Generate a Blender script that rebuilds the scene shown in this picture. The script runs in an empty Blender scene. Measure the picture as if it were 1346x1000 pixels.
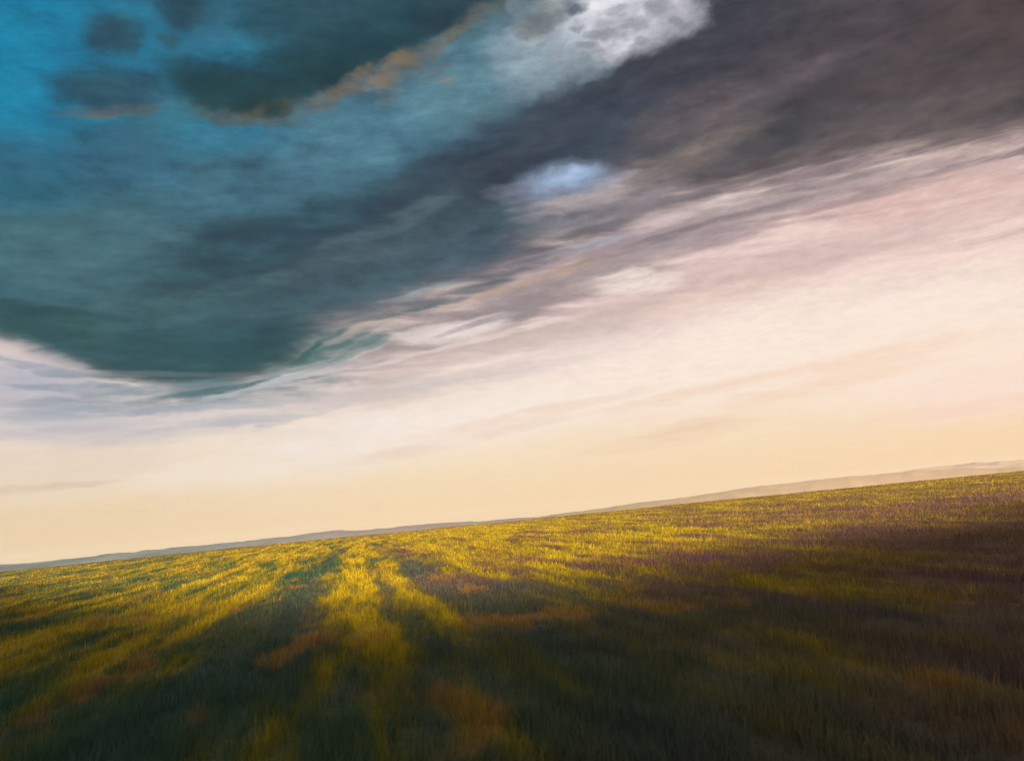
import bpy, math
import numpy as np

SC = bpy.context.scene
COL = SC.collection
rad = math.radians
rng = np.random.default_rng(7)

FURROW_AZ = -11.07          # compass direction of the furrows, degrees from +Y
SUN_EL = 17.0               # low sun behind the viewer, shining along the furrows
CAM_H = 6.0

CLOUDS=[
(-8.13,6.34,16.62,2.02,6.3,(242, 231, 224),0.75,'s'),
(9.03,8.21,20.18,3.03,6.1,(250, 233, 220),0.80,'s'),
(23.61,9.53,16.63,3.76,1.7,(251, 232, 218),0.90,'s'),
(27.40,6.52,10.60,3.17,1.6,(251, 230, 214),0.80,'s'),
(29.08,4.42,5.88,1.78,-0.9,(252, 220, 210),0.60,'s'),
(-29.17,1.85,10.07,1.76,1.5,(233, 203, 160),0.50,'s'),
(-29.14,5.83,7.87,2.01,1.4,(228, 208, 190),0.60,'s'),
(-30.29,10.22,6.65,2.44,-5.1,(176, 178, 190),0.90,'s'),
(-23.28,7.82,8.74,1.04,3.7,(180, 180, 190),0.60,'s'),
(-28.69,11.56,5.27,0.36,-10.1,(150, 158, 170),0.80,'s'),
(-26.23,10.16,7.16,0.37,-4.5,(146, 156, 168),0.80,'s'),
(-21.92,8.99,8.50,0.38,0.8,(132, 150, 160),0.80,'s'),
(-29.11,9.40,4.79,0.36,1.1,(160, 164, 174),0.70,'s'),
(-17.35,8.09,8.02,0.34,3.9,(176, 178, 188),0.60,'s'),
(-29.91,7.73,4.68,0.40,2.6,(180, 176, 190),0.50,'t'),
(-29.54,4.43,5.05,0.27,1.8,(205, 178, 160),0.60,'t'),
(-31.45,29.37,9.32,6.80,9.5,(0, 128, 168),0.98,'p'),
(-21.15,30.67,9.25,3.33,4.9,(20, 116, 152),0.60,'p'),
(-30.65,21.67,5.27,1.70,5.7,(34, 116, 146),0.40,'p'),
(-14.03,24.12,14.95,3.46,14.7,(70, 118, 138),0.75,'s'),
(-17.93,26.32,5.95,2.24,2.3,(45, 140, 175),0.45,'p'),
(-6.39,27.48,10.15,3.48,21.7,(82, 130, 150),0.75,'p'),
(0.40,29.36,6.95,3.48,20.2,(98, 138, 152),0.70,'p'),
(-24.19,23.97,4.10,2.20,4.1,(52, 104, 132),0.60,'p'),
(-29.82,23.67,3.32,1.68,6.3,(46, 95, 122),0.50,'p'),
(-27.79,18.41,9.77,2.65,9.4,(76, 114, 124),0.60,'s'),
(-22.62,15.35,8.63,1.87,8.5,(66, 100, 106),0.55,'s'),
(-12.15,21.51,6.21,1.90,17.5,(70, 110, 128),0.50,'s'),
(-13.36,18.64,11.68,3.14,10.2,(36, 62, 76),0.92,'s'),
(-0.43,22.12,13.89,2.94,15.0,(50, 66, 80),0.85,'s'),
(-5.09,18.27,12.67,2.48,11.3,(72, 94, 106),0.75,'s'),
(-7.02,20.37,6.33,0.78,17.5,(84, 108, 118),0.60,'t'),
(-11.00,15.85,8.18,0.69,11.1,(66, 96, 106),0.60,'t'),
(-18.40,16.29,5.77,0.67,11.5,(74, 108, 114),0.50,'t'),
(3.10,24.44,6.38,0.68,17.0,(84, 94, 106),0.50,'t'),
(11.05,27.13,6.74,0.56,9.8,(80, 84, 98),0.50,'t'),
(-18.57,12.34,9.90,2.03,1.3,(30, 78, 86),0.92,'s'),
(-29.48,14.10,5.22,1.34,-14.1,(36, 76, 78),0.80,'s'),
(-24.02,13.24,5.27,1.12,-10.9,(40, 80, 82),0.50,'s'),
(7.49,24.86,8.91,3.36,14.5,(56, 66, 82),0.75,'s'),
(16.96,27.83,7.93,4.04,5.5,(60, 60, 73),0.70,'s'),
(28.61,25.66,11.11,3.76,-5.9,(74, 66, 72),0.70,'s'),
(33.98,25.10,4.64,1.98,-10.1,(84, 66, 68),0.60,'s'),
(13.69,23.64,6.53,2.62,11.9,(108, 97, 97),0.60,'s'),
(19.04,25.12,8.18,1.00,5.8,(104, 94, 100),0.50,'s'),
(28.25,21.41,8.44,1.05,-2.8,(102, 92, 94),0.55,'s'),
(27.26,23.24,8.64,0.61,-3.3,(72, 62, 68),0.50,'s'),
(23.11,20.50,10.95,0.91,-1.6,(84, 74, 78),0.70,'s'),
(31.24,19.31,4.37,0.60,-6.0,(92, 80, 84),0.60,'s'),
(9.48,31.06,6.76,2.18,-2.3,(232, 230, 238),1.00,'p'),
(4.33,29.79,4.33,2.72,10.0,(160, 178, 190),0.70,'p'),
(14.35,31.00,2.56,1.49,5.5,(190, 190, 200),0.60,'p'),
(9.94,30.46,5.91,1.76,-0.8,(128, 134, 146),0.35,'o'),
(3.98,31.26,3.31,1.76,1.7,(110, 126, 134),0.35,'o'),
(13.24,30.78,3.16,1.04,-2.3,(120, 122, 132),0.35,'o'),
(5.99,31.72,0.93,0.43,-0.8,(118, 126, 136),0.55,'q'),
(8.93,30.35,1.19,0.40,-2.0,(118, 126, 136),0.55,'q'),
(11.15,30.53,1.28,0.39,-3.0,(118, 126, 136),0.55,'q'),
(13.08,31.07,1.06,0.39,-3.9,(118, 126, 136),0.55,'q'),
(4.15,31.68,1.55,0.87,0.0,(118, 126, 136),0.55,'q'),
(3.29,32.73,1.00,0.47,0.4,(118, 126, 136),0.55,'q'),
(11.54,29.58,0.85,0.26,-3.0,(118, 126, 136),0.55,'q'),
(7.76,29.81,1.08,0.31,-1.4,(118, 126, 136),0.55,'q'),
(10.37,31.45,1.08,0.30,-2.7,(118, 126, 136),0.55,'q'),
(7.25,30.86,0.65,0.26,-1.3,(118, 126, 136),0.55,'q'),
(14.74,30.14,0.83,0.30,-4.5,(118, 126, 136),0.55,'q'),
(4.60,31.71,1.88,1.13,-6.5,(112, 120, 124),0.85,'p'),
(6.90,32.22,1.32,0.60,-7.5,(70, 92, 104),0.90,'p'),
(3.60,32.61,1.11,0.52,-6.0,(120, 140, 150),0.70,'p'),
(10.24,30.64,2.05,0.61,-9.1,(150, 150, 160),0.70,'p'),
(9.08,30.24,1.41,0.44,-8.5,(140, 142, 152),0.60,'p'),
(13.78,30.77,1.57,0.60,-2.5,(150, 150, 160),0.60,'p'),
(6.93,28.66,3.23,0.64,4.9,(130, 150, 160),0.50,'p'),
(5.93,29.33,1.53,0.63,-7.1,(140, 150, 158),0.50,'p'),
(7.93,20.06,6.79,2.06,7.1,(150, 141, 146),0.75,'s'),
(11.89,22.05,6.13,1.25,9.2,(135, 122, 118),0.60,'s'),
(14.99,21.98,4.51,0.66,2.6,(98, 90, 92),0.55,'s'),
(5.14,21.30,4.26,1.66,2.3,(150, 150, 168),0.50,'s'),
(6.12,20.50,3.97,0.64,2.1,(182, 168, 166),0.75,'t'),
(8.13,21.60,2.10,0.39,4.9,(170, 160, 166),0.60,'t'),
(5.06,21.90,3.74,1.36,0.4,(150, 168, 196),0.50,'p'),
(5.23,21.98,2.67,0.83,2.2,(156, 180, 210),0.95,'q'),
(12.83,17.75,13.10,1.47,5.3,(160, 142, 146),0.60,'s'),
(18.42,18.21,9.59,1.05,1.7,(150, 135, 140),0.60,'s'),
(7.45,16.29,11.92,1.61,9.9,(165, 150, 155),0.70,'s'),
(1.91,14.04,5.77,0.81,7.7,(140, 130, 132),0.85,'s'),
(-0.72,14.14,11.55,1.32,11.2,(150, 138, 140),0.80,'s'),
(2.10,15.75,6.32,0.51,9.4,(196, 164, 142),0.60,'t'),
(16.07,19.05,2.56,0.53,3.1,(226, 208, 202),0.80,'t'),
(5.75,17.56,2.62,0.40,8.2,(186, 190, 206),0.50,'t'),
(10.84,18.26,3.06,0.44,8.6,(214, 194, 198),0.60,'t'),
(28.60,16.15,8.66,1.78,-3.6,(224, 188, 180),0.80,'s'),
(31.31,17.44,3.54,0.39,-5.1,(208, 178, 172),0.60,'t'),
(21.24,14.77,13.78,0.95,1.1,(226, 200, 192),0.70,'s'),
(17.27,13.80,10.55,0.68,3.4,(204, 180, 174),0.50,'s'),
(27.59,12.73,8.29,0.73,-0.5,(246, 218, 208),0.60,'s'),
(9.21,14.59,3.60,0.90,-3.8,(247, 230, 220),0.90,'s'),
(4.90,12.54,11.42,0.81,7.2,(204, 182, 174),0.60,'s'),
(13.19,12.97,5.96,0.50,5.5,(232, 206, 188),0.60,'t'),
(-1.52,11.29,11.46,0.61,7.5,(206, 186, 180),0.60,'t'),
(-3.98,12.99,4.38,1.02,3.2,(238, 223, 218),0.85,'s'),
(-6.10,15.63,3.66,0.25,9.7,(150, 160, 164),0.70,'t'),
(-8.53,14.57,4.13,0.35,10.3,(70, 96, 104),0.60,'t'),
(-12.78,11.70,5.48,1.09,19.0,(150, 165, 165),0.60,'s'),
(-11.23,12.52,4.04,0.40,20.6,(58, 104, 102),0.80,'t'),
(-13.77,11.85,3.47,0.35,25.2,(64, 108, 106),0.70,'t'),
(-9.65,13.33,3.07,0.30,18.3,(200, 180, 168),0.70,'t'),
(-12.31,11.27,3.99,0.25,16.8,(212, 200, 196),0.70,'t'),
(-3.25,15.22,5.78,0.45,11.8,(80, 94, 106),0.75,'t'),
(-7.51,14.31,4.14,0.30,10.9,(74, 98, 106),0.70,'t'),
(1.66,16.60,5.27,0.45,12.3,(84, 92, 104),0.70,'t'),
(6.12,18.41,4.71,0.55,11.8,(82, 84, 96),0.70,'t'),
(-1.31,13.43,4.71,0.25,10.4,(150, 142, 148),0.70,'t'),
(3.05,14.78,6.29,0.30,10.2,(150, 136, 140),0.60,'t'),
(10.69,17.19,6.12,0.35,8.9,(128, 118, 124),0.70,'t'),
(15.89,17.82,6.87,0.29,4.5,(120, 110, 116),0.60,'t'),
(21.90,18.91,7.38,0.28,-0.6,(112, 102, 108),0.60,'t'),
(0.69,12.42,5.75,0.26,8.0,(240, 222, 214),0.60,'t'),
(-5.66,11.64,5.69,0.20,9.4,(230, 214, 208),0.60,'t'),
(-13.50,12.14,3.48,0.20,24.2,(48, 94, 94),0.80,'t'),
(-11.80,11.45,4.01,0.20,19.7,(86, 124, 124),0.70,'t'),
(-10.23,12.31,3.55,0.20,20.3,(66, 108, 106),0.75,'t'),
(-8.39,12.95,3.08,0.20,16.0,(110, 132, 132),0.70,'t'),
(-14.31,10.93,4.42,0.20,15.2,(110, 140, 144),0.70,'t'),
(-19.15,9.69,10.22,0.63,0.6,(96, 128, 138),0.85,'s'),
(-21.18,10.87,5.00,0.57,-0.7,(30, 72, 78),0.90,'t'),
(-16.47,11.38,2.42,0.49,19.9,(34, 74, 80),0.80,'t'),
(-25.35,11.72,3.01,0.42,-15.8,(36, 76, 80),0.80,'t'),
(-17.26,10.04,7.13,0.29,5.5,(52, 98, 104),0.75,'t'),
(-23.19,11.03,7.52,0.28,-4.6,(214, 216, 224),0.10,'t'),
(-14.83,10.32,5.85,0.25,11.2,(206, 206, 210),0.70,'t'),
(-21.02,8.91,10.87,0.43,1.7,(168, 174, 186),0.50,'t'),
(-7.92,9.11,13.22,0.41,4.6,(198, 190, 194),0.50,'t'),
(10.05,4.29,6.55,0.63,4.7,(234, 195, 167),0.42,'t'),
(11.13,4.93,4.15,0.45,7.5,(230, 194, 167),0.42,'t'),
(-4.12,5.48,9.18,0.46,5.8,(230, 197, 178),0.42,'t'),
(1.16,6.77,9.88,0.46,6.2,(234, 201, 182),0.42,'t'),
(19.98,6.50,7.66,0.60,4.4,(242, 203, 172),0.42,'t'),
(11.38,6.91,6.54,0.54,5.1,(236, 201, 176),0.42,'t'),
(23.32,7.67,9.45,0.59,3.6,(242, 205, 176),0.42,'t'),
(26.56,3.89,7.88,0.49,1.8,(244, 205, 180),0.42,'t'),
(-24.91,30.86,2.13,1.37,6.7,(36, 68, 82),0.95,'q'),
(-20.27,32.81,2.38,1.30,5.0,(36, 68, 82),0.95,'q'),
(-21.52,31.05,0.87,0.50,5.2,(48, 84, 96),0.75,'q'),
(-18.38,31.92,2.02,1.25,3.9,(55, 105, 128),0.60,'p'),
(-25.44,27.99,3.80,1.43,4.2,(36, 68, 82),0.95,'q'),
(-2.73,28.59,0.98,0.36,-3.5,(120, 120, 110),0.50,'p'),
(-18.30,28.65,4.87,1.69,-7.6,(28, 62, 72),0.97,'p'),
(-12.60,29.81,6.37,2.09,12.4,(28, 62, 72),0.97,'p'),
(-7.07,31.76,6.46,2.29,21.0,(28, 62, 72),0.97,'p'),
(-11.30,32.85,6.97,2.12,0.8,(40, 78, 92),0.85,'p'),
(-1.37,33.11,3.86,1.12,11.7,(44, 72, 84),0.80,'p'),
(-17.83,28.10,3.91,1.17,-8.0,(28, 62, 70),0.90,'q'),
(-12.67,28.92,4.76,1.23,14.1,(28, 60, 68),0.90,'q'),
(-15.60,27.52,2.34,0.63,1.6,(34, 62, 66),0.80,'q'),
(-16.41,26.69,4.01,0.50,-1.8,(98, 86, 66),0.37,'p'),
(-9.81,28.30,3.39,0.45,23.0,(128, 102, 74),0.34,'p'),
(-6.47,29.44,2.75,0.51,27.3,(150, 114, 80),0.34,'p'),
(-2.15,31.25,4.02,0.46,25.8,(124, 106, 82),0.31,'p'),
(-25.47,26.59,3.28,0.38,9.3,(108, 96, 80),0.34,'p'),
(-25.47,26.80,3.56,0.44,9.4,(95, 94, 81),0.60,'o'),
(-17.90,26.90,4.36,0.68,-10.4,(79, 80, 65),0.60,'o'),
(-15.37,27.08,3.09,0.60,15.3,(90, 88, 67),0.64,'o'),
(-10.08,28.30,4.25,0.61,21.4,(118, 101, 73),0.64,'o'),
(-7.30,29.33,3.17,0.76,27.7,(146, 119, 83),0.68,'o'),
(-4.88,29.02,3.21,0.69,22.4,(131, 117, 97),0.60,'o'),
(-3.30,30.96,4.76,0.62,26.4,(114, 105, 83),0.60,'o'),
(0.78,32.44,3.16,0.62,24.1,(104, 101, 85),0.52,'o')]
SHELF_EDGE=[(-41.76,15.22), (-35.18,14.86), (-31.45,13.65), (-29.09,12.72), (-26.20,11.82), (-23.20,10.74), (-20.52,10.09), (-17.22,10.73), (-13.72,12.64), (-10.12,13.81), (-6.44,14.75), (-1.07,15.85), (3.35,17.43), (7.72,18.50), (13.05,19.28), (18.14,19.56), (25.23,19.43), (33.30,18.33), (38.74,17.22), (44.74,15.78)]
RIDGES=[[(-44.03,0.45), (-36.67,0.28), (-31.45,0.25), (-28.40,0.22), (-25.58,0.25), (-21.75,0.29), (-19.08,0.28), (-15.37,0.31), (-12.49,0.39), (-10.55,0.25), (-8.08,0.24), (-6.08,0.24), (-3.58,0.05), (-0.54,0.03), (3.49,-0.16), (10.46,-0.34)],
[(-9.61,-0.33), (-3.59,-0.08), (0.47,-0.02), (5.54,0.14), (10.54,0.34), (15.68,0.56), (20.01,0.58), (23.94,0.52), (26.82,0.39), (30.29,0.08), (35.58,-0.28)],
[(15.32,0.01), (19.99,0.44), (23.94,0.57), (26.05,0.65), (27.66,0.65), (30.22,0.53), (34.00,0.46), (41.84,0.24)]]


# ------------------------------------------------------------------ helpers
def lin(c):
    o = []
    for v in c[:3]:
        v /= 255.0
        o.append(v / 12.92 if v <= 0.04045 else ((v + 0.055) / 1.055) ** 2.4)
    return tuple(o) + (1.0,)


class NT:
    """A thin wrapper round a node tree."""
    def __init__(self, tree):
        self.t = tree

    def n(self, typ, **kw):
        nd = self.t.nodes.new(typ)
        for k, v in kw.items():
            setattr(nd, k, v)
        return nd

    def put(self, sock, v):
        if v is None:
            return
        if isinstance(v, bpy.types.NodeSocket):
            self.t.links.new(v, sock)
        else:
            sock.default_value = v

    def math(self, op, a, b=None, c=None, clamp=False):
        nd = self.n('ShaderNodeMath', operation=op, use_clamp=clamp)
        for s, v in zip(nd.inputs, (a, b, c)):
            self.put(s, v)
        return nd.outputs[0]

    def vmath(self, op, a, b=None, scale=None):
        nd = self.n('ShaderNodeVectorMath', operation=op)
        self.put(nd.inputs[0], a)
        self.put(nd.inputs[1], b)
        if scale is not None:
            self.put(nd.inputs['Scale'], scale)
        return nd.outputs['Value'] if op in ('LENGTH', 'DOT_PRODUCT') else nd.outputs[0]

    def mapping(self, v, loc=(0, 0, 0), rot=(0, 0, 0), sc=(1, 1, 1), typ='POINT'):
        nd = self.n('ShaderNodeMapping', vector_type=typ)
        self.put(nd.inputs['Vector'], v)
        nd.inputs['Location'].default_value = loc
        nd.inputs['Rotation'].default_value = rot
        nd.inputs['Scale'].default_value = sc
        return nd.outputs[0]

    def noise(self, v, scale=1.0, detail=4.0, rough=0.55, lac=2.0, dist=0.0, color=False, dim='3D'):
        nd = self.n('ShaderNodeTexNoise', noise_dimensions=dim)
        self.put(nd.inputs['Vector'], v)
        nd.inputs['Scale'].default_value = scale
        nd.inputs['Detail'].default_value = detail
        nd.inputs['Roughness'].default_value = rough
        nd.inputs['Lacunarity'].default_value = lac
        nd.inputs['Distortion'].default_value = dist
        return nd.outputs['Color' if color else 'Fac']

    def rng(self, v, a, b, c=0.0, d=1.0, smooth=True):
        nd = self.n('ShaderNodeMapRange', interpolation_type='SMOOTHSTEP' if smooth else 'LINEAR', clamp=True)
        for s, x in zip(nd.inputs, (v, a, b, c, d)):
            self.put(s, x)
        return nd.outputs[0]

    def mix(self, f, a, b, blend='MIX'):
        nd = self.n('ShaderNodeMix', data_type='RGBA', blend_type=blend)
        self.put(nd.inputs[0], f)
        self.put(nd.inputs[6], a)
        self.put(nd.inputs[7], b)
        return nd.outputs[2]

    def ramp(self, f, stops, interp='LINEAR'):
        nd = self.n('ShaderNodeValToRGB')
        nd.color_ramp.interpolation = interp
        el = nd.color_ramp.elements
        while len(el) < len(stops):
            el.new(0.5)
        for e, (p, c) in zip(el, sorted(stops, key=lambda s: s[0])):
            e.position = p
            e.color = c if len(c) == 4 else tuple(c) + (1.0,)
        self.put(nd.inputs[0], f)
        return nd.outputs[0]

    def curve(self, f, pts):
        nd = self.n('ShaderNodeFloatCurve')
        c = nd.mapping.curves[0]
        while len(c.points) < len(pts):
            c.points.new(0.5, 0.5)
        for q, (x, y) in zip(c.points, pts):
            q.location = (x, y)
        nd.mapping.update()
        self.put(nd.inputs['Value'], f)
        return nd.outputs[0]

    def sep(self, v):
        nd = self.n('ShaderNodeSeparateXYZ')
        self.put(nd.inputs[0], v)
        return nd.outputs

    def comb(self, x, y, z=0.0):
        nd = self.n('ShaderNodeCombineXYZ')
        for s, v in zip(nd.inputs, (x, y, z)):
            self.put(s, v)
        return nd.outputs[0]


def material(name):
    m = bpy.data.materials.new(name)
    m.use_nodes = True
    m.node_tree.nodes.clear()
    return m, NT(m.node_tree)


def mesh_object(name, verts, faces, mat, smooth=True):
    me = bpy.data.meshes.new(name)
    verts = np.asarray(verts, np.float32)
    faces = np.asarray(faces, np.int32)
    k = faces.shape[1]
    me.vertices.add(len(verts))
    me.vertices.foreach_set('co', verts.ravel())
    me.loops.add(faces.size)
    me.loops.foreach_set('vertex_index', faces.ravel())
    me.polygons.add(len(faces))
    me.polygons.foreach_set('loop_start', np.arange(0, faces.size, k, dtype=np.int32))
    me.polygons.foreach_set('loop_total', np.full(len(faces), k, np.int32))
    me.polygons.foreach_set('use_smooth', np.full(len(faces), smooth, bool))
    me.update(calc_edges=True)
    me.materials.append(mat)
    o = bpy.data.objects.new(name, me)
    COL.objects.link(o)
    return o


def tag(o, kind, label=None, cat=None):
    o['kind'] = kind
    if label:
        o['label'] = label
    if cat:
        o['category'] = cat


# value noise in numpy, for the relief and for where tussocks stand
def _hash(ix, iy, seed):
    h = (ix.astype(np.int64) * 374761393 + iy.astype(np.int64) * 668265263 + seed * 1274126177) & 0xFFFFFFFF
    h = ((h ^ (h >> 13)) * 1274126177) & 0xFFFFFFFF
    h ^= h >> 16
    return (h & 0xFFFFFF) / float(0xFFFFFF)


def vnoise(x, y, seed=0):
    ix, iy = np.floor(x), np.floor(y)
    fx, fy = x - ix, y - iy
    fx = fx * fx * (3 - 2 * fx)
    fy = fy * fy * (3 - 2 * fy)
    a, b = _hash(ix, iy, seed), _hash(ix + 1, iy, seed)
    c, d = _hash(ix, iy + 1, seed), _hash(ix + 1, iy + 1, seed)
    return (a + (b - a) * fx) + ((c + (d - c) * fx) - (a + (b - a) * fx)) * fy


def fbm(x, y, seed=0, octaves=4):
    s, amp, tot = 0.0, 1.0, 0.0
    for k in range(octaves):
        s = s + amp * vnoise(x * 2 ** k + 17.3 * k, y * 2 ** k - 9.1 * k, seed + k)
        tot += amp
        amp *= 0.5
    return s / tot


def sstep(a, b, x):
    t = np.clip((x - a) / (b - a), 0, 1)
    return t * t * (3 - 2 * t)


CA, SA = math.cos(rad(FURROW_AZ)), math.sin(rad(FURROW_AZ))


def furrow_coords(x, y):
    return x * CA - y * SA, x * SA + y * CA        # q across, p along


CREST_Y, CREST_Z = 470.0, 4.9


def ground_z(x, y):
    q, p = furrow_coords(x, y)
    z = CREST_Z * sstep(15, CREST_Y, y) - 48.0 * sstep(CREST_Y, 1300, y)
    near = 1 - sstep(500, 900, np.hypot(x, y))
    hum = (fbm(q / 9, p / 34, 3) - 0.5) * 0.9
    fur = (fbm(q / 1.7, p / 18, 11, 3) - 0.5) * 0.34
    big = (fbm(x / 120, y / 120, 5, 2) - 0.5) * 0.8
    return z + (hum + fur + big) * near


# ------------------------------------------------------------------ meadow colour (by place in the field)
def meadow_group():
    g = bpy.data.node_groups.new('meadow_colour', 'ShaderNodeTree')
    g.interface.new_socket('Color', in_out='OUTPUT', socket_type='NodeSocketColor')
    g.interface.new_socket('Value', in_out='OUTPUT', socket_type='NodeSocketFloat')
    T = NT(g)
    out = T.n('NodeGroupOutput')
    pos = T.n('ShaderNodeNewGeometry').outputs['Position']
    qp = T.mapping(T.vmath('MULTIPLY', pos, (1, 1, 0)), rot=(0, 0, rad(FURROW_AZ)))
    wob = T.noise(T.mapping(qp, sc=(1 / 6, 1 / 22, 1)), detail=3, color=True)
    qpw = T.vmath('ADD', qp, T.vmath('MULTIPLY', T.vmath('SUBTRACT', wob, (.5, .5, .5)), (6, 40, 0)))
    q, p, _ = T.sep(qpw)
    n1 = T.noise(T.mapping(qp, sc=(1 / 3.0, 1 / 34, 1)), detail=4, rough=.6)
    n2 = T.noise(T.mapping(qp, loc=(3, 7, 0), sc=(1 / 13, 1 / 55, 1)), detail=3)
    n3 = T.noise(T.mapping(qp, sc=(1 / .7, 1 / 3.5, 1)), detail=3, rough=.65)
    n4 = T.noise(T.mapping(qp, loc=(9, 2, 0), sc=(1 / 45, 1 / 60, 1)), detail=2)
    # pale and dark bands that run away from the viewer
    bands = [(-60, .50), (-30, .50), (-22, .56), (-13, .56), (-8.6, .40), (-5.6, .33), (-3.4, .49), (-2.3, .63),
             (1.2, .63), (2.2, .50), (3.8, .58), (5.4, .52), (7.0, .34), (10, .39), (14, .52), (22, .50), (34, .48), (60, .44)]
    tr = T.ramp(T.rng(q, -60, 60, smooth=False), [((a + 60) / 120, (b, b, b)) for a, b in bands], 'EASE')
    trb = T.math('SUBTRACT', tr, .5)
    fade = T.math('MULTIPLY', T.rng(p, 60, 330, 1.0, .25), T.rng(p, 24, 56, .25, 1.0))  # bands weaken close to the viewer, adding to the painted shade
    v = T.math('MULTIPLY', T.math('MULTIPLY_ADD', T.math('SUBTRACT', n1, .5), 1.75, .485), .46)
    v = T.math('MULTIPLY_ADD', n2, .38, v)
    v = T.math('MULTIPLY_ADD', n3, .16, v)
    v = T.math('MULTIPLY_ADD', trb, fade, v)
    # yellower towards the far strip
    v = T.math('ADD', v, T.rng(p, 100, 300, 0.0, .07))
    # a broad yellower swathe right of the middle bands, darker out to the left
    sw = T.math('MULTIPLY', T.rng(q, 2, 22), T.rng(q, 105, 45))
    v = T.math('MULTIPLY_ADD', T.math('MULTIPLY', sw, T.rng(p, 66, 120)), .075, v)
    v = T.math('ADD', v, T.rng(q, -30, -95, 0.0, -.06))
    # close to the viewer the colour is darkened to deepen the shade
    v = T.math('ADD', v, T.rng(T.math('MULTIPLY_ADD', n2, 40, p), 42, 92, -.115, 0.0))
    side = T.rng(T.math('MULTIPLY_ADD', T.math('SUBTRACT', n4, .5), 60, q), -12, 26)
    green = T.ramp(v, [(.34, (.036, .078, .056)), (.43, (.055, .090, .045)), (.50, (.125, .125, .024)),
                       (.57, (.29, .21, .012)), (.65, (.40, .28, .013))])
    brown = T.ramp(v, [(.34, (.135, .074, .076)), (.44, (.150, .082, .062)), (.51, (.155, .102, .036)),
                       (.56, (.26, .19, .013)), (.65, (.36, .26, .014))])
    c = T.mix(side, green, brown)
    # tawny patches, coloured in place of small pools of light
    n5 = T.noise(T.mapping(qp, loc=(31, 5, 0), sc=(1 / 5, 1 / 14, 1)), detail=3)
    c = T.mix(T.rng(n5, .55, .66, 0, .75), c, (.27, .145, .034, 1))
    # dry brown bents along the crest
    py = T.sep(pos)[1]
    n6 = T.noise(T.mapping(pos, sc=(1 / 30, 1 / 14, 1)), detail=3)
    c = T.mix(T.math('MULTIPLY', T.rng(py, 330, 430), T.rng(n6, .40, .58, 0, .8)), c, (.12, .062, .016, 1))
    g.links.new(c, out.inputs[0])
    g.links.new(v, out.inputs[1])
    return g


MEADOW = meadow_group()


def ground_material():
    m, T = material('meadow_soil')
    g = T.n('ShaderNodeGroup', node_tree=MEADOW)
    pos = T.n('ShaderNodeNewGeometry').outputs['Position']
    fine = T.noise(pos, scale=3.0, detail=5, rough=.7)
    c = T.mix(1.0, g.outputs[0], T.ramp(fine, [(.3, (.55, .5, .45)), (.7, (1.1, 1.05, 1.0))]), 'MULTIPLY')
    bs = T.n('ShaderNodeBsdfPrincipled')
    bs.inputs['Roughness'].default_value = .95
    bs.inputs['Specular IOR Level'].default_value = .1
    T.put(bs.inputs['Base Color'], c)
    bp = T.n('ShaderNodeBump')
    bp.inputs['Strength'].default_value = .6
    bp.inputs['Distance'].default_value = .25
    T.put(bp.inputs['Height'], T.noise(pos, scale=1.6, detail=6, rough=.7))
    T.put(bs.inputs['Normal'], bp.outputs[0])
    o = T.n('ShaderNodeOutputMaterial')
    T.put(o.inputs[0], bs.outputs[0])
    return m


def grass_material():
    m, T = material('meadow_grass')
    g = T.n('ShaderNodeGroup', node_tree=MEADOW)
    tone = T.n('ShaderNodeAttribute', attribute_name='tone').outputs['Fac']
    var = T.ramp(tone, [(0, (.52, .56, .52)), (.5, (1, 1, 1)), (.9, (1.32, 1.22, 1.08)), (1, (1.7, 1.5, 1.4))])
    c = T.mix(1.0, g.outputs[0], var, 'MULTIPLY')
    df = T.n('ShaderNodeBsdfDiffuse')
    tl = T.n('ShaderNodeBsdfTranslucent')
    T.put(df.inputs[0], c)
    T.put(tl.inputs[0], T.mix(1.0, c, (1.0, 1.05, .6, 1), 'MULTIPLY'))
    mx = T.n('ShaderNodeMixShader')
    mx.inputs[0].default_value = .3
    T.put(mx.inputs[1], df.outputs[0])
    T.put(mx.inputs[2], tl.outputs[0])
    o = T.n('ShaderNodeOutputMaterial')
    T.put(o.inputs[0], mx.outputs[0])
    return m


# ------------------------------------------------------------------ ground: one sheet out to the plain under the hills
def build_ground():
    na = 900
    rr = np.concatenate([[0.0], np.geomspace(3, 6000, 190)])
    # finer spacing where the crest is seen
    rr = np.unique(np.concatenate([rr, np.linspace(300, 700, 90)]))
    az = np.linspace(0, 2 * np.pi, na, endpoint=False)
    R, A = np.meshgrid(rr[1:], az, indexing='ij')
    x, y = R * np.sin(A), R * np.cos(A)
    z = ground_z(x, y)
    v = np.stack([x, y, z], -1).reshape(-1, 3)
    v = np.vstack([v, [[0, 0, float(ground_z(np.array([0.]), np.array([0.]))[0])]]])
    nr = len(rr) - 1
    i, j = np.meshgrid(np.arange(nr - 1), np.arange(na), indexing='ij')
    j2 = (j + 1) % na
    f = np.stack([i * na + j, i * na + j2, (i + 1) * na + j2, (i + 1) * na + j], -1).reshape(-1, 4)[:, ::-1]
    c = len(v) - 1
    jj = np.arange(na)
    # close the centre with quads that share the centre point
    jj = jj[::2]
    fc = np.stack([np.full_like(jj, c), (jj + 2) % na, (jj + 1) % na, jj], -1)
    o = mesh_object('field', v, np.vstack([f, fc]), ground_material())
    tag(o, 'structure')


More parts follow.
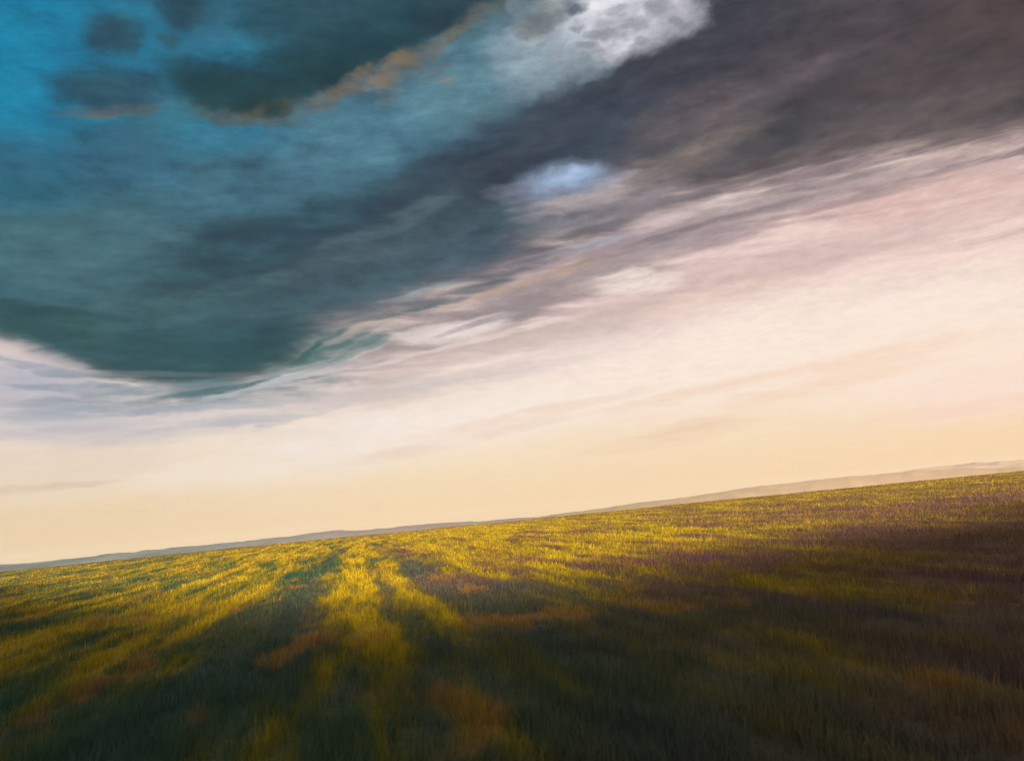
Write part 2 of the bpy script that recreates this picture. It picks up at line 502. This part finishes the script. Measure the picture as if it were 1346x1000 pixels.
# ------------------------------------------------------------------ grass
def build_grass(n=620000):
    r = np.exp(rng.uniform(math.log(15), math.log(640), n))
    a = rng.uniform(rad(-40), rad(40), n)
    x, y = r * np.sin(a), r * np.cos(a)
    q, p = furrow_coords(x, y)
    cl = fbm(q / 1.1, p / 3.0, 21, 3)                     # tussocks
    keep = rng.uniform(0, 1, n) < np.clip((cl - .25) * 2.6, .25, 1)
    x, y, r, q, p, cl = x[keep], y[keep], r[keep], q[keep], p[keep], cl[keep]
    n = len(x)
    z = ground_z(x, y) - .03
    tall = fbm(q / 5, p / 22, 33, 3)
    h = (.22 + .40 * np.clip(cl, 0, 1) * (.5 + tall)) * rng.uniform(.6, 1.35, n)
    stem = rng.uniform(0, 1, n) > .97
    h = np.where(stem, h * 1.7, h)
    w = np.maximum(.016, .00052 * r) * rng.uniform(.7, 1.5, n)
    w = np.where(stem, w * .6, w)
    h = np.minimum(h * (1 + .35 * (1 - sstep(20, 60, r))), .95) * (1 - .25 * sstep(250, 600, r))
    yaw = rng.uniform(0, 2 * np.pi, n)
    lean = rng.uniform(.05, .75, n) * h
    la = rng.normal(rad(70), .9, n)                       # the wind leans the grass to the right
    dx, dy = np.cos(la) * lean, np.sin(la) * lean * .6
    wx, wy = np.cos(yaw) * w * .5, np.sin(yaw) * w * .5
    b = np.stack([x, y, z], -1)
    V = np.empty((n, 5, 3), np.float32)
    V[:, 0] = b + np.stack([-wx, -wy, 0 * wx], -1)
    V[:, 1] = b + np.stack([wx, wy, 0 * wx], -1)
    mid = b + np.stack([dx * .35, dy * .35, h * .58], -1)
    V[:, 2] = mid + np.stack([wx * .8, wy * .8, 0 * wx], -1)
    V[:, 3] = mid + np.stack([-wx * .8, -wy * .8, 0 * wx], -1)
    V[:, 4] = b + np.stack([dx, dy, h * .95], -1)
    base = (np.arange(n) * 5)[:, None]
    tri = np.array([[0, 1, 2], [0, 2, 3], [3, 2, 4]])
    F = (base[:, :, None] + tri[None]).reshape(-1, 3)
    o = mesh_object('grass', V.reshape(-1, 3), F, grass_material(), smooth=False)
    t = np.clip(.5 + rng.normal(0, .27, n) + (cl - .5) * .3, 0, 1)
    t = np.where(stem, 1.0, t)
    at = o.data.attributes.new('tone', 'FLOAT', 'POINT')
    at.data.foreach_set('value', np.repeat(t, 5).astype(np.float32))
    tag(o, 'stuff', 'windblown green, yellow and brown meadow grass covering the whole field', 'grass')


# ------------------------------------------------------------------ far hills
def hill_material(name, dark, light, dark2=None, light2=None, span=(-1100, -400)):
    m, T = material(name)
    pos = T.n('ShaderNodeNewGeometry').outputs['Position']
    n = T.noise(T.vmath('MULTIPLY', pos, (1, .5, 3)), scale=.011, detail=6, rough=.68)
    bs = T.n('ShaderNodeBsdfPrincipled')
    bs.inputs['Roughness'].default_value = 1
    bs.inputs['Specular IOR Level'].default_value = 0
    c = T.ramp(n, [(.42, [v * .8 for v in dark]), (.56, light)])
    if dark2:
        # haze and sky tint along the range, put into the colour
        c = T.mix(T.rng(T.sep(pos)[0], span[0], span[1]), c, T.ramp(n, [(.38, dark2), (.62, light2)]))
    T.put(bs.inputs['Base Color'], c)
    o = T.n('ShaderNodeOutputMaterial')
    T.put(o.inputs[0], bs.outputs[0])
    return m


def build_hill(prof, dist, depth, mat, seed):
    az = np.array([q[0] for q in prof])
    el = np.array([q[1] for q in prof])
    u = np.linspace(az[0], az[-1], 420)
    e = np.interp(u, az, el)
    k = np.hanning(13)
    e = np.convolve(np.pad(e, 6, mode='edge'), k / k.sum(), 'valid')
    nv = 21
    t = np.linspace(0, 1, nv)
    V = []
    for j in range(nv):
        s = math.sin(math.pi * t[j]) ** .8
        d = dist + (t[j] - .5) * depth
        x, y = d * np.sin(np.radians(u)), d * np.cos(np.radians(u))
        top = CAM_H + dist / np.cos(np.radians(0)) * np.tan(np.radians(e))
        top = top + (fbm(u * 1.3, u * 0 + seed, seed, 4) - .5) * dist * .0022
        rel = (fbm(x / 160, y / 160, seed + 5, 4) - .5) * 16 * s * (1 - abs(2 * t[j] - 1) ** 0.5 * 0 ) * (0 if j == nv // 2 else 1)
        low = -52.0
        V.append(np.stack([x, y, low + (top - low) * s + rel * .6], -1))
    V = np.stack(V)
    nu = len(u)
    i, j = np.meshgrid(np.arange(nv - 1), np.arange(nu - 1), indexing='ij')
    f = np.stack([i * nu + j, i * nu + j + 1, (i + 1) * nu + j + 1, (i + 1) * nu + j], -1).reshape(-1, 4)
    o = mesh_object('hills', V.reshape(-1, 3), f, mat)
    tag(o, 'structure')


# ------------------------------------------------------------------ unseen cloud bank behind the viewer, added and profiled to shade the near field
def build_shade_cloud():
    tq = [-900, -420, -260, -150, -75, -40, -16, -5, 2, 9, 20, 40, 75, 130, 240, 420, 900]
    tp = [120, 220, 285, 260, 190, 120, 74, 54, 49, 48, 52, 58, 76, 106, 175, 240, 120]
    u = np.linspace(-900, 900, 721)
    pb = np.interp(u, tq, tp)
    k = np.hanning(9)
    pb = np.convolve(np.pad(pb, 4, mode='edge'), k / k.sum(), 'valid')
    pb = pb * (1 + (fbm(u / 26, u * 0 + 3.3, 41, 4) - .5) * .55)
    D, te = 1500.0, math.tan(rad(SUN_EL))
    top = (pb + D) * te + 1.5
    bot = np.full_like(u, 395.0) + (fbm(u / 60, u * 0 + 8, 51, 3) - .5) * 30
    ends = sstep(0, 130, 900 - np.abs(u)) ** .5
    mid = (top + bot) / 2
    hz = (top - bot) / 2 * np.maximum(ends, .02)
    nt = 40
    th = np.linspace(0, 2 * np.pi, nt, endpoint=False)
    U, TH = np.meshgrid(u, th, indexing='ij')
    lump = fbm(U / 34, TH * 2.2 + 40, 61, 4) - .5
    keep = np.abs(np.sin(TH)) ** 6                       # the ragged rim itself stays as profiled
    rr = 1 + lump * .6 * (1 - keep)
    dp = np.cos(TH) * 75 * rr * np.maximum(ends, .02)[:, None]
    zz = mid[:, None] + np.sin(TH) * hz[:, None] * rr
    pp = -D + dp
    # q,p back to x,y
    x = U * CA + pp * SA
    y = -U * SA + pp * CA
    V = np.stack([x, y, zz], -1).reshape(-1, 3)
    nu = len(u)
    i, j = np.meshgrid(np.arange(nu - 1), np.arange(nt), indexing='ij')
    j2 = (j + 1) % nt
    f = np.stack([i * nt + j, i * nt + j2, (i + 1) * nt + j2, (i + 1) * nt + j], -1).reshape(-1, 4)
    m, T = material('shade_cloud')
    bs = T.n('ShaderNodeBsdfDiffuse')
    pos = T.n('ShaderNodeNewGeometry').outputs['Position']
    T.put(bs.inputs[0], T.ramp(T.noise(pos, scale=.01, detail=4), [(.3, (.62, .62, .65)), (.7, (.8, .8, .8))]))
    o = T.n('ShaderNodeOutputMaterial')
    T.put(o.inputs[0], bs.outputs[0])
    ob = mesh_object('shade_cloud', V, f, m)
    tag(ob, 'stuff', 'long low grey bank added unseen behind the viewer to shade the near field', 'shade_cloud')


# ------------------------------------------------------------------ air
def build_haze():
    m, T = material('haze_air')
    pv = T.n('ShaderNodeVolumePrincipled')
    pv.inputs['Color'].default_value = (.93, .91, .90, 1)
    pv.inputs['Density'].default_value = 0.00007
    pv.inputs['Anisotropy'].default_value = 0.0
    o = T.n('ShaderNodeOutputMaterial')
    T.put(o.inputs['Volume'], pv.outputs[0])
    s = 6100.0
    z0, z1 = -62.0, 92.0
    v = [(-s, -s, z0), (s, -s, z0), (s, s, z0), (-s, s, z0), (-s, -s, z1), (s, -s, z1), (s, s, z1), (-s, s, z1)]
    f = [(3, 2, 1, 0), (4, 5, 6, 7), (0, 1, 5, 4), (1, 2, 6, 5), (2, 3, 7, 6), (3, 0, 4, 7)]
    ob = mesh_object('haze', v, f, m, smooth=False)
    tag(ob, 'stuff', 'thin pale haze lying over the field and in front of the hills', 'haze')


# ------------------------------------------------------------------ sky
def build_sky():
    w = bpy.data.worlds.new('World')
    SC.world = w
    w.use_nodes = True
    w.node_tree.nodes.clear()
    T = NT(w.node_tree)
    dirv = T.n('ShaderNodeTexCoord').outputs['Generated']
    x, y, z = T.sep(T.vmath('NORMALIZE', dirv))
    D = 57.29578
    az = T.math('MULTIPLY', T.math('ARCTAN2', x, y), D)
    el = T.math('MULTIPLY', T.math('ARCSINE', z), D)
    ae = T.comb(az, el, 1.0)

    # turbulence: long streaks (stretched along the cloud streets) and rounder puffs
    st = T.mapping(ae, rot=(0, 0, rad(-9)), sc=(1 / 9, 1 / 2.1, 1))
    ns = T.noise(st, detail=5, rough=.58, dist=.25, color=True)
    ws = T.vmath('MULTIPLY', T.vmath('SUBTRACT', ns, (.5, .5, .5)), (9.0, 2.9, 0))
    pf = T.mapping(ae, loc=(4, 9, 0), sc=(1 / 4.2, 1 / 3.0, 1))
    npf = T.noise(pf, detail=6, rough=.62, color=True)
    wp = T.vmath('MULTIPLY', T.vmath('SUBTRACT', npf, (.5, .5, .5)), (3.4, 2.6, 0))

    def ellipse2(pt, a, e, ra, re, rot):
        # squared distance from the ellipse's centre in units of its half axes (pt carries z = 1)
        cr, sr = math.cos(rad(rot)), math.sin(rad(rot))
        u = T.vmath('DOT_PRODUCT', pt, (cr / ra, sr / ra, -(a * cr + e * sr) / ra))
        v = T.vmath('DOT_PRODUCT', pt, (-sr / re, cr / re, -(-a * sr + e * cr) / re))
        return T.math('MULTIPLY_ADD', u, u, T.math('MULTIPLY', v, v))

    P = {'s': T.vmath('ADD', ae, ws), 'p': T.vmath('ADD', ae, wp)}
    op = {'s': T.rng(T.noise(T.mapping(st, loc=(5, 3, 0), sc=(1.5, 1.7, 1)), detail=4, rough=.6), .28, .60, .35, 1.0),
          'p': T.rng(T.noise(T.mapping(pf, loc=(2, 8, 0), sc=(1.2, 1.2, 1)), detail=4, rough=.6), .25, .50, .78, 1.0)}

    # thin wisps and small dense clouds are torn less than the big masses
    P['o'] = P['p']
    P['t'] = T.vmath('ADD', ae, T.vmath('MULTIPLY', T.vmath('SUBTRACT', ns, (.5, .5, .5)), (4.5, 1.3, 0)))
    P['q'] = T.vmath('ADD', ae, T.vmath('MULTIPLY', T.vmath('SUBTRACT', npf, (.5, .5, .5)), (3.0, 2.4, 0)))
    op['t'] = T.rng(T.noise(T.mapping(ae, loc=(3, 6, 2), rot=(0, 0, rad(-12)), sc=(1 / 5, 1 / .8, 1)), detail=5, rough=.65), .30, .58, .2, 1.0)
    op['q'] = .97
    op['o'] = T.rng(T.noise(T.mapping(ae, loc=(1, 4, 0), rot=(0, 0, rad(-20)), sc=(1 / 1.8, 1 / 1.1, 1)), detail=3, rough=.5), .30, .66, .05, .85)
    # bright lower sky by height
    H = 60.0
    c = T.ramp(T.math('DIVIDE', el, H, clamp=True), [
        (0 / H, lin((243, 207, 158))), (1.5 / H, lin((243, 212, 170))), (4 / H, lin((243, 221, 189))), (7 / H, lin((242, 225, 206))),
        (10 / H, lin((237, 221, 212))), (14 / H, lin((226, 202, 196))), (19 / H, lin((196, 172, 172))), (26 / H, lin((120, 108, 116))),
        (40 / H, lin((72, 74, 86)))])
    # a little rosier to the right, cooler to the left
    c = T.mix(1.0, c, T.ramp(T.rng(az, -34, 34, smooth=False), [(0, (.90, .91, .97)), (.4, (1, 1, 1)), (1, (1.06, .99, .98))]), 'MULTIPLY')

    # the shelf of storm cloud with its curved lower edge
    a0, a1 = SHELF_EDGE[0][0], SHELF_EDGE[-1][0]
    edge = T.math('MULTIPLY', T.curve(T.rng(az, a0, a1, smooth=False), [((a - a0) / (a1 - a0), e / 40) for a, e in SHELF_EDGE]), 40)
    sw = T.sep(ws)[1]
    e2 = T.math('SUBTRACT', T.math('MULTIPLY_ADD', sw, T.rng(az, -22, 0, .62, 1.0), el), edge)
    soft = T.rng(az, -26, 6, 1.1, 4.2)
    mass = T.rng(T.math('DIVIDE', e2, soft), -.95, .45)
    body = T.ramp(T.rng(az, -34, 34, smooth=False), [
        (0, lin((50, 96, 108))), (.27, lin((52, 88, 100))), (.48, lin((58, 80, 96))), (.66, lin((68, 74, 84))), (.85, lin((76, 74, 79))), (1, lin((82, 74, 77)))])
    body = T.mix(1.0, body, T.ramp(ns, [(.3, (.82, .84, .86)), (.7, (1.22, 1.18, 1.16))]), 'MULTIPLY')
    c = T.mix(mass, c, body)

    base = c
    # torn streaks hanging below the shelf: grey mauve against cream
    tn = T.noise(T.mapping(ae, loc=(2, 1, 0), rot=(0, 0, rad(-8)), sc=(1 / 11, 1 / 1.25, 1)), detail=6, rough=.62, dist=.35)
    win = T.math('MULTIPLY', T.rng(e2, -8.5, -1.0), T.rng(e2, 2.6, -1.2))
    win = T.math('MULTIPLY', win, T.rng(az, -20, -6))
    torn = T.ramp(tn, [(.36, lin((112, 104, 112))), (.46, lin((160, 142, 146))), (.53, lin((206, 182, 178))), (.62, lin((246, 224, 212)))])
    c = T.mix(T.math('MULTIPLY', win, .72), c, torn)
    # single clouds, windows of clear sky and streaks: (azimuth, elevation, half width, half height, tilt), degrees
    for (a, e, ra, re, rot, col, alpha, lay) in CLOUDS:
        f = T.rng(ellipse2(P[lay], a, e, ra, re, rot), 1.35, .03, 0.0, alpha)
        c = T.mix(T.math('MULTIPLY', f, op[lay]), c, lin(col))

    # mottling of the dark cloud: lighter wisps and deeper hollows
    mo = T.noise(T.mapping(P['s'], rot=(0, 0, rad(-12)), sc=(1 / 7, 1 / 3.0, .3)), detail=6, rough=.6)
    mo2 = T.noise(T.mapping(ae, loc=(7, 3, 1), rot=(0, 0, rad(-14)), sc=(1 / 3.2, 1 / 1.3, 1)), detail=5, rough=.62, dist=.3)
    c = T.mix(T.math('MULTIPLY', T.rng(e2, -1.5, 2.5), .9), c, T.ramp(T.math('MULTIPLY_ADD', mo2, .5, T.math('MULTIPLY', mo, .5)), [(.36, (.58, .62, .66)), (.48, (.92, .93, .94)), (.56, (1.1, 1.09, 1.07)), (.64, (1.42, 1.36, 1.3))]), 'MULTIPLY')
    # fine cloud texture
    low = base
    fn = T.noise(T.mapping(ae, rot=(0, 0, rad(-14)), sc=(1 / 1.3, 1 / .42, 1)), detail=7, rough=.74)
    amp = T.rng(el, 4, 18, .13, .68)
    k = T.math('MULTIPLY_ADD', T.math('SUBTRACT', fn, .5), amp, 1.0)
    c = T.vmath('SCALE', c, scale=k)
    # the rest of the sky: storm cloud to the sides, bright sky behind the viewer where the sun is
    rest = T.mix(T.rng(T.math('ABSOLUTE', az), 70, 130), lin((122, 128, 138)), lin((228, 224, 222)))
    rest = T.mix(T.rng(el, 50, 75), rest, lin((134, 140, 150)))
    away = T.math('MAXIMUM', T.rng(T.math('ABSOLUTE', az), 44, 62), T.math('MAXIMUM', T.rng(el, 44, 58), T.rng(el, -1.0, -2.5)))

    sky = T.n('ShaderNodeTexSky', sky_type='NISHITA')
    sky.sun_disc = False
    sky.sun_elevation = rad(SUN_EL)
    sky.sun_rotation = rad(180 + FURROW_AZ)
    b1 = T.n('ShaderNodeBackground')
    T.put(b1.inputs[0], sky.outputs[0])
    b1.inputs[1].default_value = .08
    b2 = T.n('ShaderNodeBackground')
    T.put(b2.inputs[0], c)
    b2.inputs[1].default_value = .5
    b3 = T.n('ShaderNodeBackground')
    T.put(b3.inputs[0], rest)
    b3.inputs[1].default_value = .5
    # where the clear sky shows between the clouds
    gap = T.rng(ellipse2(P['p'], -36, 36, 19, 14, 0), 1.4, .1, 0, .03)
    mx = T.n('ShaderNodeMixShader')
    T.put(mx.inputs[0], gap)
    T.put(mx.inputs[1], b2.outputs[0])
    T.put(mx.inputs[2], b1.outputs[0])
    mx2 = T.n('ShaderNodeMixShader')
    T.put(mx2.inputs[0], away)
    T.put(mx2.inputs[1], mx.outputs[0])
    T.put(mx2.inputs[2], b3.outputs[0])
    o = T.n('ShaderNodeOutputWorld')
    T.put(o.inputs[0], mx2.outputs[0])
    w.cycles.sampling_method = 'MANUAL'
    w.cycles.sample_map_resolution = 512


def build_sun():
    l = bpy.data.lights.new('sun', 'SUN')
    l.energy = 5.0
    l.angle = rad(.6)
    l.color = (1.0, .84, .58)
    o = bpy.data.objects.new('sun', l)
    COL.objects.link(o)
    # light travels along the furrows, away from the viewer, and down
    from mathutils import Vector
    dv = Vector((math.sin(rad(FURROW_AZ)) * math.cos(rad(SUN_EL)), math.cos(rad(FURROW_AZ)) * math.cos(rad(SUN_EL)), -math.sin(rad(SUN_EL))))
    o.rotation_euler = dv.to_track_quat('-Z', 'Y').to_euler()


def build_camera():
    from mathutils import Matrix
    cd = bpy.data.cameras.new('camera')
    cd.sensor_width = 36.0
    cd.lens = 36.0 * 1120.0 / 1346.0
    cd.clip_start = .1
    cd.clip_end = 30000
    o = bpy.data.objects.new('camera', cd)
    COL.objects.link(o)
    th, ph = rad(9.2), math.atan(.0981)
    f = np.array([0, math.cos(th), math.sin(th)])
    r0, u0 = np.array([1., 0, 0]), np.array([0, -math.sin(th), math.cos(th)])
    r = math.cos(ph) * r0 - math.sin(ph) * u0
    u = math.sin(ph) * r0 + math.cos(ph) * u0
    o.matrix_world = Matrix(((r[0], u[0], -f[0], 0), (r[1], u[1], -f[1], 0), (r[2], u[2], -f[2], CAM_H), (0, 0, 0, 1)))
    cd.dof.use_dof = True            # wide open: the near grass goes soft
    cd.dof.focus_distance = 260.0
    cd.dof.aperture_fstop = 0.7
    SC.camera = o


build_sky()
build_sun()
build_ground()
build_grass()
build_hill(RIDGES[2], 5300, 1000, hill_material('far_ridge', (.40, .28, .22), (.46, .32, .24)), 71)  # pale base colour carries part of the ridge's haze
build_hill(RIDGES[1], 3900, 900, hill_material('mid_ridge', (.20, .165, .145), (.25, .20, .03), (.36, .235, .155), (.42, .28, .18), (-200, 1500)), 81)
build_hill(RIDGES[0], 2900, 800, hill_material('near_ridge', (.085, .12, .145), (.12, .15, .175), (.17, .145, .16), (.20, .17, .18)), 91)
build_shade_cloud()
build_haze()
build_camera()

SC.view_settings.view_transform = 'Standard'
SC.view_settings.look = 'None'
SC.view_settings.exposure = 1.0
SC.view_settings.gamma = 1
SC.cycles.max_bounces = 4
SC.cycles.diffuse_bounces = 2
SC.cycles.transmission_bounces = 2
SC.cycles.volume_bounces = 0
